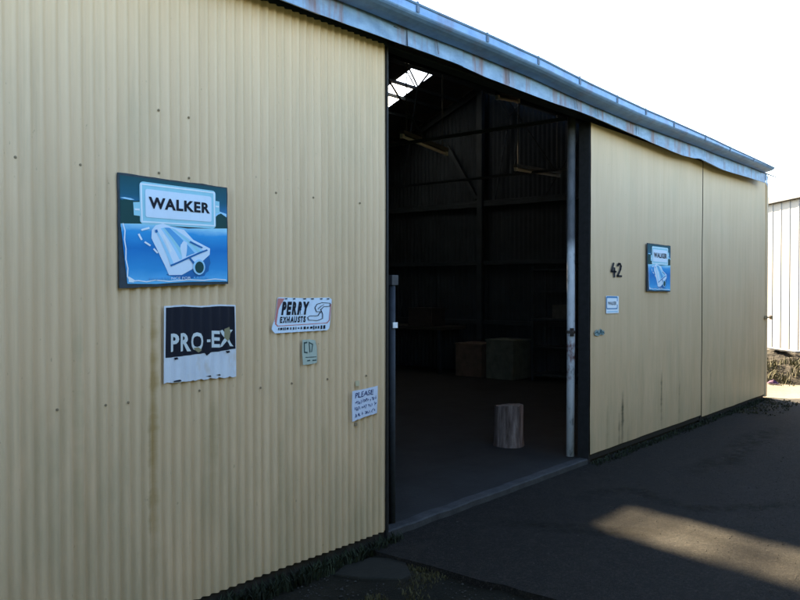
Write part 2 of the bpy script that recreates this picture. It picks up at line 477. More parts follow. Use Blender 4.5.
for x, w in ((6.47,.016), (6.889,.012), (7.826,.01), (4.4,.012), (5.33,.012), (9.149,.008), (10.525,.008)):
    zt = lerp_table(FT, x); zb = lerp_table(FB, x)
    MB().add([(x-w,-.170,zt-.01),(x+w*.3,-.170,zt-.01),(x+w*2.2,-.172,zb+.012),(x+w*1.2,-.172,zb+.012)], [(0,1,2,3)]).build('rust_mark' if w > .012 else 'seam_mark', simple('seam_grime', (.09,.11,.15)), fl)
b = MB(); b.add([(12.46,-.155,3.40),(12.62,-.14,3.375),(12.60,-.15,3.20),(12.47,-.16,3.25),(12.46,-.05,3.40),(12.62,-.05,3.375)], [(0,1,2,3),(0,4,5,1)])
b.build('flashing_end', m_flash, shed)

# painted post inside the opening
def post_mat():
    M = Mat('peeling_white_post'); x, y, z = M.xyz()
    n1 = M.noise((1,1,.4), 14, 5, .7); n2 = M.noise((1,1,.6), 9, 4, .7, (5,5,5))
    white = M.ramp(n1, [(.36,(.24,.25,.27)), (.44,(.48,.51,.55)), (.8,(.62,.65,.69))])
    bare = M.ramp(n2, [(.3,(.055,.06,.07)), (.7,(.12,.125,.14))])
    k = M.math('ADD', M.math('MULTIPLY', M.math('SUBTRACT', z, 2.12+.085), 6), M.math('SUBTRACT', n2, .5))
    c = M.mix(M.math('ADD', k, .5, True), white, bare)
    zz = M.math('ABSOLUTE', M.math('SUBTRACT', z, 1.0+.085))
    band = M.math('SUBTRACT', M.math('ADD', .26, M.math('MULTIPLY', M.math('SUBTRACT', n2, .5), 1.4)), zz)
    band = M.math('MULTIPLY', M.math('MULTIPLY', band, 4, True), M.mask(n1, .44, .54), True)
    c = M.mix(band, c, (.13,.055,.05))
    M.bump(n1, .3, .004)
    return M.set(c, .65, 0, .3)
b = MB(); b.tube([(7.115,.215,.002),(7.118,.213,1.2),(7.112,.215,2.3),(7.115,.215,3.40)], .041, 20)
post = b.build('door_post', post_mat(), shed, smooth=True)
b = MB(); b.tube([(7.115,.215,1.235),(7.115,.215,1.265)], .048, 20); b.box(7.07,7.09,.165,.20,1.21,1.29); b.tube([(7.06,.16,1.255),(6.99,.14,1.25)], .012, 8)
b.build('post_clamp', simple('rusted_clamp', (.05,.04,.035)), post)

# conduit and switch on the left jamb
c = thing('switch_conduit', 'grey steel conduit with a small switch box fixed just inside the left jamb', 'conduit', (4.25,.12,0))
MB().tube([(4.252,.115,.003),(4.252,.115,1.72)], .024, 12).build('pipe', simple('dull_grey_paint', (.03,.036,.045), .7), c, smooth=True)
MB().box(4.218,4.288,.085,.15,1.712,1.785).build('switch_box', simple('grey_pvc', (.05,.05,.055), .6), c, bevel=.004)
MB().box(4.226,4.276,.082,.0885,1.408,1.448).build('tag', simple('white_tag', (.75,.78,.82), .5), c)

# ------------------------------------------------------------------ signs
def plain(name, c, rough=.45, grime=.15):
    M = Mat(name); g = M.mask(M.noise((1,1,.4), 14, 5, .7), .5, .75)
    col = M.mix(M.math('MULTIPLY', g, grime), c, tuple(x*.45+.02 for x in c))
    return M.set(col, rough+.15, 0, .15)
m_teal = plain('sign_teal', (.012,.085,.11)); m_hill = plain('sign_dark_green', (.012,.06,.062))
m_pale = plain('sign_pale', (.62,.74,.88), .4, .1); m_cyan = plain('sign_cyan', (.30,.60,.72)); m_white = plain('sign_white', (.72,.80,.88))
m_ink = plain('sign_ink', (.010,.012,.022)); m_mblue = plain('sign_mid_blue', (.10,.36,.68)); m_lblue = plain('sign_light_blue', (.33,.62,.85))
m_deep = plain('sign_deep_blue', (.02,.14,.38))
m_edge = simple('sign_board_edge', (.03,.045,.06), .7)
m_red = plain('faded_red', (.52,.20,.19)); m_paper = plain('weathered_paper', (.56,.62,.76), .8, .3)
def water_mat():
    M = Mat('sign_water'); sp = M.n('ShaderNodeSeparateXYZ'); M.l(M.tc.outputs['Generated'], sp.inputs[0])
    f = M.math('ADD', sp.outputs[2], M.math('MULTIPLY', M.math('SUBTRACT', M.noise((1,1,3), 6, 4), .5), .18))
    c = M.ramp(f, [(0,(.12,.46,.80)), (.25,(.03,.27,.62)), (.6,(.010,.17,.50)), (.85,(.03,.30,.66)), (.97,(.30,.62,.82))])
    return M.set(c, .55, 0, .15)
m_water = water_mat()
def skyb_mat():
    M = Mat('sign_upper_blue'); sp = M.n('ShaderNodeSeparateXYZ'); M.l(M.tc.outputs['Generated'], sp.inputs[0])
    c = M.ramp(sp.outputs[2], [(0,(.12,.42,.75)), (.3,(.03,.19,.45)), (.65,(.012,.10,.16)), (1,(.010,.07,.09))])
    return M.set(c, .55, 0, .15)
m_skyb = skyb_mat()

SPLIT = ('caption_mark', 'hill', 'mist', 'silencer_seam', 'torn_hole', 'peeled_patch', 'worn_patch', 'silencer_gleam', 'shadow_shape')
class Sign:
    """maps (u,v) of the sign face (v down from the top) to the wall; lays printed pieces one over another"""
    def __init__(self, root, tl, tr, bl, br, yfn, step):
        self.root = root; self.c = (tl, tr, bl, br); self.yfn = yfn; self.step = step
    def p(self, u, v):
        (ax,az),(bx,bz),(cx,cz),(dx,dz) = self.c
        tx = ax+(bx-ax)*u; tz = az+(bz-az)*u; ux = cx+(dx-cx)*u; uz = cz+(dz-cz)*u
        return (tx+(ux-tx)*v, tz+(uz-tz)*v)
    def fold(self, bm, layer):
        xs = [v.co.x for v in bm.verts]
        x = math.floor(min(xs)/self.step)*self.step
        while x < max(xs):
            bmesh.ops.bisect_plane(bm, geom=bm.verts[:]+bm.edges[:]+bm.faces[:], plane_co=(x,0,0), plane_no=(1,0,0))
            x += self.step
        for v in bm.verts: v.co.y = self.yfn(v.co.x, v.co.z) - .0009*layer
    def finish(self, bm, name, m, parent, layer):
        self.fold(bm, layer)
        off = wloc(parent)
        for v in bm.verts: v.co -= off
        for f in bm.faces:
            f.normal_update()
            if f.normal.y > 0: f.normal_flip()
        me = bpy.data.meshes.new(name); bm.to_mesh(me); bm.free(); me.materials.append(m)
        o = bpy.data.objects.new(name, me); COL.objects.link(o); o.parent = parent; return o
    def polys(self, name, plist, m, layer, parent=None):
        if name in SPLIT and len(plist) > 1:
            return [self.polys(name, [q], m, layer, parent) for q in plist]
        bm = bmesh.new()
        for pl in plist:
            vs = [bm.verts.new((q[0], 0, q[1])) for q in (self.p(u, v) for u, v in pl)]
            try: bm.faces.new(vs)
            except ValueError: pass
        bmesh.ops.triangulate(bm, faces=bm.faces[:])
        return self.finish(bm, name, m, parent or self.root, layer)
    def stroke(self, pts, w):
        """quads (u,v) along a line"""
        out = []
        for (a, b), (c, d) in zip(pts, pts[1:]):
            L = math.hypot(c-a, d-b) or 1; nx, ny = -(d-b)/L*w/2, (c-a)/L*w/2; ex, ey = (c-a)/L*w*.3, (d-b)/L*w*.3
            out.append([(a-ex+nx,b-ey+ny),(c+ex+nx,d+ey+ny),(c+ex-nx,d+ey-ny),(a-ex-nx,b-ey-ny)])
        return out
    def text(self, name, s, u0, u1, v0, v1, m, layer, bold=.0, shear=0, parent=None, spacing=1.0, wob=0):
        cu = bpy.data.curves.new('lettering', 'FONT'); cu.body = s; cu.offset = bold; cu.shear = shear; cu.space_character = spacing
        cu.resolution_u = 3
        ob = bpy.data.objects.new('lettering', cu); COL.objects.link(ob)
        dg = bpy.context.evaluated_depsgraph_get()
        me = bpy.data.meshes.new_from_object(ob.evaluated_get(dg))
        bpy.data.objects.remove(ob); bpy.data.curves.remove(cu)
        bm = bmesh.new(); bm.from_mesh(me); bpy.data.meshes.remove(me)
        bmesh.ops.remove_doubles(bm, verts=bm.verts, dist=1e-5)
        xs = [v.co.x for v in bm.verts]; ys = [v.co.y for v in bm.verts]
        x0, x1, y0, y1 = min(xs), max(xs), min(ys), max(ys)
        for v in bm.verts:
            u = u0 + (u1-u0)*(v.co.x-x0)/(x1-x0); w = v1 + (v0-v1)*(v.co.y-y0)/(y1-y0)
            if wob: w += wob*N3(u*14, 1, layer)
            q = self.p(u, w); v.co = (q[0], 0, q[1])
        return self.finish(bm, name, m, parent or self.root, layer)

def rrect(u0, u1, v0, v1, r, ru=None):
    ru = ru or r; out = []
    for cx, cy, a0 in ((u1-ru,v0+r,-90),(u1-ru,v1-r,0),(u0+ru,v1-r,90),(u0+ru,v0+r,180)):
        for k in range(5):
            a = math.radians(a0+k*22.5); out.append((cx+ru*math.cos(a), cy+r*math.sin(a)))
    return out
def circ(u, v, ru, rv, n=20): return [(u+ru*math.cos(2*PI*k/n), v+rv*math.sin(2*PI*k/n)) for k in range(n)]

def muffler_sign(label, tl, tr, bl, br, ybase, seed):
    root = thing('exhaust_sign', label, 'sign', ((bl[0]+br[0])/2, ybase, min(bl[1],br[1])), 'blue muffler signs on the shed front')
    yf = lambda x, z: ybase - .016 + .0035*N3(x*7, z*5, seed)
    sg = Sign(root, tl, tr, bl, br, yf, .04)
    # board with thickness and slightly buckled edges
    b = MB(); nu, nv = 16, 14; front = []; back = []
    for j in range(nv+1):
        for i in range(nu+1):
            u, v = i/nu, j/nv
            du = .006*N3(v*6, seed)*(u-.5)*2 if i in (0, nu) else 0; dv = .008*N3(u*6, seed+4)*(v-.5)*2 if j in (0, nv) else 0
            q = sg.p(u+du, v+dv); front.append((q[0], yf(*q), q[1])); back.append((q[0], ybase-.006, q[1]))
    n = nu+1
    fs = [(j*n+i, j*n+i+1, (j+1)*n+i+1, (j+1)*n+i) for j in range(nv) for i in range(nu)]
    K = len(front); loop = [i for i in range(n)] + [j*n+nu for j in range(1,nv+1)] + [nv*n+i for i in range(nu-1,-1,-1)] + [j*n for j in range(nv-1,0,-1)]
    b.add(front+back, fs + [(a, c, c+K, a+K) for a, c in zip(loop, loop[1:]+loop[:1])] + [tuple(x+K for x in reversed(f)) for f in fs])
    b.build('board', m_edge, root)
    pic = sg.polys('picture', [[(.012,.02),(.99,.012),(.992,.30),(.9,.36),(.012,.47)]], m_skyb, 1)
    # ragged hills
    hl = [(.012,.225)] + [(u, .222 + .012*math.sin(u*60) + .02*u) for u in (.03,.06,.09,.12,.15,.2)] + [(.2,.47),(.012,.44)]
    hr = [(.86,.33)] + [(u, .285 - .03*math.sin((u-.86)*30) + .01*math.sin(u*90)) for u in (.88,.9,.92,.94,.96,.985)] + [(.99,.44),(.86,.44)]
    sg.polys('hill', [hl, hr], m_hill, 2, pic)
    sg.polys('mist', [[(.85,.27),(.91,.255),(.985,.275),(.985,.31),(.93,.275),(.9,.29),(.86,.33)], [(.012,.215),(.05,.208),(.1,.212),(.13,.222),(.1,.228),(.05,.223)]], m_lblue, 3, pic)
    sg.polys('water', [[(.012,.44),(.3,.425),(.6,.45),(.99,.425),(.985,.6),(.992,.8),(.988,.975),(.6,.965),(.3,.975),(.06,.965),(.045,.8),(.035,.6)]], m_water, 3, pic)
    # label plate shaped like a silencer
    sg.polys('label_edge', [rrect(.172,.876,.052,.435,.035), [(.118,.245),(.2,.235),(.2,.365),(.122,.36)], [(.85,.15),(.913,.155),(.915,.27),(.85,.285)]], m_cyan, 4, pic)
    sg.polys('label_glow', sg.stroke([(.185,.075),(.86,.072),(.864,.405),(.188,.412),(.185,.075)], .014) + [[(.128,.30),(.17,.298),(.17,.315),(.13,.315)], [(.875,.2),(.908,.2),(.908,.216),(.875,.216)]], m_white, 5, pic)
    sg.polys('label_face', [rrect(.218,.832,.115,.37,.02)], m_pale, 6, pic)
    sg.text('lettering', 'WALKER', .245, .815, .182, .288, m_ink, 8, .04, 0, None, 1.12)
    # silencer drawing
    U = lambda x, y: ((x-65)/470, (y-(55+60*(x-65)/470))/(545-(55+60*(x-65)/470)))
    P = lambda *a: [U(x, y) for x, y in a]
    sg.polys('shadow_shape', [P((250,495),(330,520),(420,505),(450,450),(440,400),(400,420),(300,470)), P((330,430),(420,400),(445,440),(440,485),(390,512))], m_deep, 4, pic)
    sg.polys('silencer', [P((192,300),(208,280),(240,272),(290,292),(330,300),(370,345),(448,385),(446,412),(412,440),(372,470),(318,498),(262,497),(252,470),(225,410),(190,335))], m_pale, 5, pic)
    Lp = [(205,300),(228,345),(250,400),(270,455)]; Rp = [(300,300),(345,330),(395,365),(430,392)]
    def at(pl, t):
        t *= len(pl)-1; k = min(int(t), len(pl)-2); f = t-k
        return (pl[k][0]+(pl[k+1][0]-pl[k][0])*f, pl[k][1]+(pl[k+1][1]-pl[k][1])*f)
    bands = [m_lblue, m_pale, m_pale, m_lblue, m_cyan, m_mblue, m_mblue, m_mblue, m_lblue, m_cyan, m_lblue, m_pale]
    for k, bm_ in enumerate(bands):
        a0, a1 = k/len(bands), (k+1)/len(bands); up = []; dn = []
        for q in range(9):
            l, r_ = at(Lp, q/8), at(Rp, q/8)
            bow = 14*math.sin(PI*q/8)*0
            up.append((l[0]+(r_[0]-l[0])*a0, l[1]+(r_[1]-l[1])*a0 - 10*math.sin(PI*a0)+bow)); dn.append((l[0]+(r_[0]-l[0])*a1, l[1]+(r_[1]-l[1])*a1 - 10*math.sin(PI*a1)+bow))
        sg.polys('silencer_band', [P(*(up + dn[::-1]))], bm_, 6, pic)
    0 and sg.polys('silencer_top', [P((228,320),(262,300),(322,308),(362,345),(400,372),(352,392),(290,430),(262,440),(240,395))], m_mblue, 6, pic)
    sg.polys('silencer_gleam', [P((236,322),(244,320),(276,392),(268,400))], m_white, 7, pic)
    0 and sg.polys('silencer_gleam', [P((262,330),(310,320),(352,352),(300,385),(270,412),(258,375))] + [P((338,388),(360,378),(376,398),(350,412))], m_lblue, 7, pic)
    sg.polys('silencer_seam', [P(*q) for q in ([(268,452),(300,440),(345,420),(400,398),(432,388),(436,394),(400,406),(348,428),(300,448),(270,460)], [(345,420),(352,418),(376,446),(368,452)], [(204,300),(214,298),(216,310),(206,312)], [(356,350),(412,378),(408,384),(352,356)])], m_deep, 8, pic)
    sg.polys('pipe_rim', [[U(394+28*math.cos(t), 466+34*math.sin(t)) for t in [2*PI*k/18 for k in range(18)]]], m_lblue, 9, pic)
    sg.polys('pipe_mouth', [[U(395+20*math.cos(t), 467+26*math.sin(t)) for t in [2*PI*k/18 for k in range(18)]]], m_hill, 10, pic)
    arc = [sg.stroke(P(*q), .016) for q in ([(180,291),(152,299)], [(140,318),(150,340)], [(164,352),(184,366)], [(200,382),(214,398)])]
    sg.polys('dashes', [q for a in arc for q in a], m_white, 6, pic)
    # peeled white edge and worn caption along the bottom
    rnd = random.Random(seed); pe = [(.03,.44),(.045,.5),(.04,.58),(.052,.66),(.05,.75),(.065,.83),(.06,.9),(.085,.945),(.15,.94),(.22,.952),(.3,.94),(.42,.955),(.6,.945),(.75,.955),(.86,.945),(.97,.958)]
    sg.polys('peeled_edge', [q for q in sg.stroke(pe, .010)] + [[(.07,.9),(.12,.935),(.11,.955),(.07,.95)]], m_white, 5, pic)
    sg.text('caption', 'NCE FOR', .44, .62, .915, .94, m_white, 7, .0)
    for k in range(9):
        pass
    cap = []; u = .24
    while u < .8:
        w = rnd.uniform(.01,.025)
        if not .43 < u < .63: cap.append([(u,.918),(u+w,.916),(u+w,.938),(u,.94)])
        u += w+.012
    sg.polys('caption_mark', cap, m_mblue, 7, pic)
    return root
muffler_sign('large square blue exhaust sign high on the corrugated wall, dark silencer drawing', (2.043,2.257),(2.696,2.246),(2.05,1.695),(2.70,1.717), -.012, 1)
muffler_sign('smaller looking blue exhaust sign on the flat sliding door, right of the painted number', (8.43,2.188),(9.097,2.182),(8.433,1.652),(9.10,1.643), -.012, 5)

cw = lambda x, z: (.55*corr(x) - .45*AMP) + .006*N3(x*.8, z*.7, 2) + .003*N3(x*2.6, z*2.2, 9) - .0095
cw2 = lambda x, z: .22*corr(x) - .78*AMP + .006*N3(x*.8, z*.7, 2) + .003*N3(x*2.6, z*2.2, 9) - .0095
# black and white tin sign folded into the corrugations
r = thing('tin_sign', 'black and white tin sign with worn hand-cut letters below the large blue sign', 'sign', (2.53,-.01,1.2))
s = Sign(r, (2.307,1.602),(2.757,1.600),(2.303,1.205),(2.762,1.200), cw, PITCH/8)
rb = [(1-k/24, 1.0 + .012*math.sin(k*1.9) - (.012 if k in (3,8,15,19) else 0)) for k in range(25)]
m_tinw = Mat('weathered_white_tin')
_c = m_tinw.ramp(m_tinw.noise((1,1,.6), 9, 5, .7), [(.35,(.55,.60,.68)), (.6,(.62,.67,.75))])
_c = m_tinw.mix(m_tinw.math('MULTIPLY', m_tinw.mask(m_tinw.noise((1,1,.5), 5, 4, .7, (3,0,1)), .55, .72), .6), _c, (.45,.33,.2))
m_tinw.set(_c, .5, 0, .35)
sheet = s.polys('sheet', [[(0,0),(.25,-.012),(.5,.006),(.75,-.01),(1,0)] + rb], m_tinw.m, 1)
s.polys('black_field', [[(.022,.022),(.25,.008),(.5,.026),(.75,.012),(.985,.02),(.99,.61),(.75,.635),(.5,.648),(.25,.665),(.02,.675)]], m_ink, 2)
m_cut = plain('faded_letter_white', (.58,.64,.66), .6, .5)
s.text('lettering', 'PRO', .075, .53, .36, .605, m_cut, 4, .03, 0, None, 1.1, .015)
s.text('lettering', '-', .575, .62, .462, .498, m_cut, 4, .02)
s.text('lettering', 'EX', .645, .965, .345, .575, m_cut, 4, .03, 0, None, 1.1, .015)
s.polys('worn_patch', [[(.83,.33),(.9,.3),(.93,.38),(.9,.47),(.87,.5),(.83,.45)], [(.39,.57),(.45,.56),(.5,.6),(.45,.63)]], plain('bare_patch', (.24,.22,.13)), 5)
s.polys('torn_hole', [[(.13,.68),(.17,.675),(.18,.70),(.14,.71)], [(.55,.645),(.6,.62),(.62,.64),(.57,.68)], [(.84,.635),(.9,.63),(.92,.655),(.86,.665)], [(.12,.985),(.2,.97),(.22,.995),(.13,1.0)], [(.56,.96),(.62,.95),(.64,.975)], [(.7,.955),(.76,.945),(.77,.97)]], m_ink, 5)

# slanted white and red exhaust sign
r = thing('slanted_sign', 'white slanted exhaust sign with a faded red border and peeling lettering', 'sign', (3.26,-.01,1.43))
s = Sign(r, (3.022,1.640),(3.515,1.633),(3.022,1.428),(3.505,1.425), cw2, PITCH/8)
shape = [(.09,.02),(.12,.0),(.5,.02),(.95,.0),(1.0,.05),(1.0,.2),(.985,.75),(.97,.92),(.93,.985),(.5,.99),(.1,1.0),(.05,1.0),(.0,.88),(.015,.78),(.05,.6)]
s.polys('panel', [shape], m_pale, 1)
s.polys('border', [q for q in s.stroke([(.12,.1),(.06,.74),(.09,.80),(.92,.765),(.965,.68),(.985,.2)], .022)] + [[(.095,.03),(.2,.03),(.155,.17),(.12,.3),(.085,.45),(.06,.7),(.045,.68)]], m_red, 2)
s.text('lettering', 'PERRY', .15, .61, .12, .50, m_ink, 4, .06, .25, None, 1.35)
s.text('lettering', 'EXHAUSTS', .13, .55, .54, .72, m_ink, 4, .05, .15, None, 1.4)
s.polys('peeled_patch', [[(.455,.38),(.495,.34),(.495,.46),(.46,.52)], [(.605,.11),(.635,.11),(.635,.2),(.61,.25)], [(.19,.66),(.205,.64),(.20,.68),(.195,.69)]], m_pale, 6)
h1 = [(.97,.17),(.82,.15),(.74,.2),(.70,.3),(.735,.42),(.80,.42)]; h2 = [(.97,.26),(.86,.27),(.80,.36),(.84,.5),(.84,.62),(.76,.68),(.6,.66),(.58,.58),(.62,.54),(.76,.54),(.80,.42)]; h3 = [(.97,.17),(.965,.26)]; h4 = [(.76,.34),(.80,.26),(.86,.21)]
s.polys('pipe_drawing', s.stroke(h1,.016)+s.stroke(h2,.016)+s.stroke(h3,.014)+s.stroke(h4,.012), m_ink, 4)
rnd = random.Random(3); small = []
u = .1
while u < .9:
    w = rnd.uniform(.012,.04); h = rnd.uniform(.03,.07)
    if u > .62: h *= 1.5
    small.append([(u,.88-h*.5),(u+w,.875-h*.5),(u+w,.885+h*.5),(u,.89+h*.5)]); u += w+rnd.uniform(.008,.03)
for uu in (.2,.33,.5,.63,.78,.9): small.append([(uu,.03),(uu+.05,.02),(uu+.045,.055),(uu+.01,.06)])
s.polys('caption_mark', small, m_ink, 4)

# small faded sticker
r = thing('sticker', 'small faded pale green sticker under the slanted white sign', 'sticker', (3.325,-.01,1.228))
s = Sign(r, (3.262,1.382),(3.392,1.375),(3.265,1.222),(3.395,1.226), cw2, PITCH/8)
s.polys('backing', [[(.05,.02),(.5,.0),(.85,.04),(.95,.3),(.98,.7),(.96,.97),(.4,1.0),(.06,.98),(.0,.5)]], plain('faded_green_vinyl', (.40,.46,.40), .6, .5), 1)
s.polys('print', s.stroke([(.3,.12),(.14,.14),(.14,.5),(.3,.52)],.06) + s.stroke([(.45,.12),(.5,.5)],.07) + s.stroke([(.45,.12),(.66,.2),(.6,.5)],.05) + s.stroke([(.2,.70),(.9,.72)],.03) + s.stroke([(.3,.84),(.5,.84)],.05) + s.stroke([(.65,.85),(.9,.86)],.05), plain('faded_ink', (.05,.08,.08)), 2)

# handwritten notice
r = thing('paper_notice', 'handwritten paper notice taped to the corrugated wall beside the doorway', 'notice', (3.825,-.01,.83))
s = Sign(r, (3.700,1.022),(3.948,1.032),(3.695,.822),(3.945,.850), lambda x, z: corr(x)*.22 - .018, PITCH/8)
s.polys('paper', [[(0,.0),(.5,.01),(1,-.01),(1.0,.5),(.985,1.0),(.5,.985),(.02,1.0),(.0,.5)]], m_paper, 1)
m_pen = plain('blue_pen', (.03,.05,.16))
s.text('handwriting', 'PLEASE', .1, .82, .08, .26, m_pen, 3, .012, .1, None, 1, .02)
rnd = random.Random(12); st = []
for (v0, u1) in ((.34,.92),(.55,.95),(.76,.86)):
    u = .1
    while u < u1:
        for _ in range(rnd.choice((2,3,4,5))):
            pts = [(u + rnd.uniform(0,.05), v0 + rnd.uniform(0,.14)) for _ in range(4)]
            st += s.stroke(pts, .016); u += .05
            if u > u1: break
        u += .05
s.polys('handwriting', st, m_pen, 3)
b = MB(); b.box(3.735,3.765,-.022,-.012,1.05,1.085); b.build('tape', plain('yellowed_tape', (.5,.45,.3)), r)
b = MB(); b.box(3.725,3.745,-.02,-.012,.79,.812); b.build('tape', m_screw, r)

# things on the sliding door
dy = lambda x, z: -.010
r = thing('house_number', 'black painted street number 42 on the sliding door', 'number', (7.68,-.01,1.8))
s = Sign(r, (7.545,1.948),(7.815,1.945),(7.545,1.806),(7.815,1.803), dy, .1)
s.polys('digit', s.stroke([(.24,.02),(.07,.62),(.46,.62)],.14) + s.stroke([(.31,.36),(.31,1.0)],.15), m_ink, 1)
s.polys('digit', s.stroke([(.60,.18),(.68,.03),(.82,.03),(.9,.2),(.86,.42),(.60,.93),(.95,.93)],.14), m_ink, 1)
r = thing('door_sticker', 'small white and blue rectangular sticker on the sliding door below the painted number', 'sticker', (7.59,-.01,1.43))
s = Sign(r, (7.434,1.610),(7.735,1.605),(7.438,1.430),(7.735,1.428), dy, .1)
s.polys('backing', [rrect(0,1,0,1,.04)], m_white, 1)
s.polys('frame', [rrect(.02,.9,.02,.76,.06)], plain('sticker_blue', (.06,.22,.45)), 2)
s.polys('panel', [rrect(.07,.84,.12,.70,.04), [(.84,.3),(.92,.3),(.92,.5),(.84,.5)]], m_white, 3)
s.text('lettering', 'WALKER', .13, .79, .32, .52, m_ink, 4, .02)
s.polys('stripe', s.stroke([(.1,.9),(.9,.9)], .05), m_lblue, 3)
r = thing('worn_sticker', 'scraped remains of a small dark teal sticker near the door edge', 'sticker', (7.29,-.01,1.2))
s = Sign(r, (7.17,1.295),(7.415,1.295),(7.17,1.205),(7.415,1.205), dy, .1)
s.polys('backing', [[(.05,.5),(.2,.2),(.45,.35),(.55,.1),(.75,.3),(.95,.45),(.9,.9),(.6,.8),(.4,.95),(.1,.85)]], plain('scraped_teal', (.22,.30,.30)), 1)
s.polys('print', s.stroke([(.12,.6),(.3,.45),(.4,.75)],.09)+s.stroke([(.5,.75),(.62,.3),(.72,.75)],.1)+s.stroke([(.78,.5),(.92,.7)],.1), plain('teal_ink', (.03,.09,.11)), 2)

# ------------------------------------------------------------------ inside: log, lamps, boxes
def log_mat():
    M = Mat('weathered_log'); n1 = M.noise((1,1,.12), 22, 6, .7); n2 = M.noise((1,1,.5), 5, 4, .6)
    c = M.ramp(n1, [(.3,(.045,.032,.028)), (.5,(.15,.112,.10)), (.72,(.31,.25,.225))])
    c = M.mix(M.math('MULTIPLY', M.mask(n2, .5, .65), .5), c, (.10,.06,.05))
    M.bump(n1, .8, .02); return M.set(c, .9, 0, .15)
lx, ly, lr, lh = 7.19, .98, .163, .43
log = thing('log_stump', 'upright sawn log block standing on the concrete just inside the doorway', 'log', (lx, ly, 0))
b = MB(); prs = []
for j in range(9):
    z = lh*j/8; pr = []
    for i in range(48):
        a = 2*PI*i/48
        rr = lr*(1.02 - .04*j/8 + .13*N3(math.cos(a)*1.2, math.sin(a)*1.2, 4) + .06*N3(math.cos(a)*5, math.sin(a)*5, z*.8) + .05*N3(math.cos(a)*2, math.sin(a)*2, z*3+5)) * (1.04 if j == 0 else 1)
        pr.append((lx+rr*math.cos(a), ly+rr*math.sin(a), .002 + z + (.018*math.cos(a+2) + .022*N3(math.cos(a)*4, math.sin(a)*4) if j == 8 else 0)))
    prs.append(pr)
b.strip(prs, closed=True); b.build('bark', log_mat(), log)
b = MB(); b.add(prs[-1], [tuple(range(48))]); b.build('cut_face', simple('sawn_wood', (.16,.135,.12), .9, .4, 30, bump=.4), log)

m_tube = simple('lamp_tube', (.35,.38,.4), .3, .05); m_batten = simple('lamp_batten', (.05,.055,.06), .5, .2)
def lamp(label, p0, p1, hang):
    t = thing('batten_lamp', label, 'lamp', Vector(p0).lerp(Vector(p1), .5), 'unlit tube lamps hanging from the roof')
    a = Vector(p0); c = Vector(p1)
    MB().bar(a + Vector((0,0,.05)), c + Vector((0,0,.05)), .07, .045).build('batten', m_batten, t)
    MB().tube([a.lerp(c,.03), a.lerp(c,.97)], .019, 10).build('tube', m_tube, t, smooth=True)
    for k in (.015, .985):
        q = a.lerp(c, k); MB().box(q.x-.02,q.x+.02,q.y-.02,q.y+.02,q.z-.02,q.z+.03).build('lamp_holder', m_tube, t)
    for k in hang:
        q = a.lerp(c, k); MB().tube([q + Vector((0,0,.07)), (q.x,q.y,rz(q.x,q.y)-.03)], .008, 6).build('hanger_rod', m_batten, t)
    return t
lamp('unlit tube lamp nearest the left jamb, hanging low and tilted', (7.2,2.5,3.50), (8.1,2.5,3.40), (.1,.9))
lamp('unlit tube lamp hanging on one long rod left of the white post', (9.75,2.5,3.395), (11.05,2.5,3.44), (.06,.95))
lamp('short unlit lamp fixed high under the roof behind the eave', (7.74,1.5,3.90), (8.20,1.5,3.94), (.5,))

def cardboard(name, label, x0,x1,y0,y1,z0,z1,c, cat, lid=True):
    t = thing(name, label, cat, ((x0+x1)/2,(y0+y1)/2,z0))
    MB().box(x0,x1,y0,y1,z0,z1).build('body', simple(name+'_surface', c, .85, .25, 8), t, bevel=.008)
    if lid:
        b = MB(); b.box(x0-.012,x1+.012,y0-.012,y1+.012,z1+.002,z1+.03); b.build('lid', simple(name+'_lid', tuple(k*1.2 for k in c), .85, .2, 8), t)
    return t
cardboard('cardboard_box', 'brown cardboard box on the floor by the far end wall', 12.2,12.8,4.74,5.34,.002,.60,(.095,.07,.055), 'box')
cardboard('wooden_crate', 'greenish timber crate beside the brown box at the far end', 12.2,12.8,4.05,4.64,.002,.70,(.085,.10,.085), 'crate')
wb = thing('workbench', 'dim steel workbench against the far end wall of the shed', 'workbench', (12.5,6.6,0))
MB().box(12.1,12.9,5.6,7.7,.86,.92).build('bench_top', simple('bench_wood', (.03,.028,.025)), wb)
for x in (12.15,12.85):
    for y in (5.68,7.62): MB().box(x-.03,x+.03,y-.03,y+.03,.002,.858).build('leg', m_inner, wb)
cardboard('tool_chest', 'small dark tool chest on top of the workbench', 12.3,12.75,6.0,6.6,.922,1.25,(.03,.025,.025), 'tool chest')
sh = thing('shelf_unit', 'dark metal shelf unit standing at the far end wall behind the white post', 'shelf', (12.6,3.3,0))
for z in (.1,.6,1.1,1.6,2.0): MB().box(12.4,12.9,2.9,3.8,z,z+.03).build('shelf', m_inner, sh)
for x in (12.41,12.87):
    for y in (2.91,3.77): MB().box(x-.018,x+.018,y-.018,y+.018,.002,2.08).build('upright', m_inner, sh)
cardboard('parts_box', 'pale parts box on a middle shelf of the metal shelf unit', 12.45,12.8,3.0,3.4,1.132,1.38,(.07,.07,.065), 'box', False)

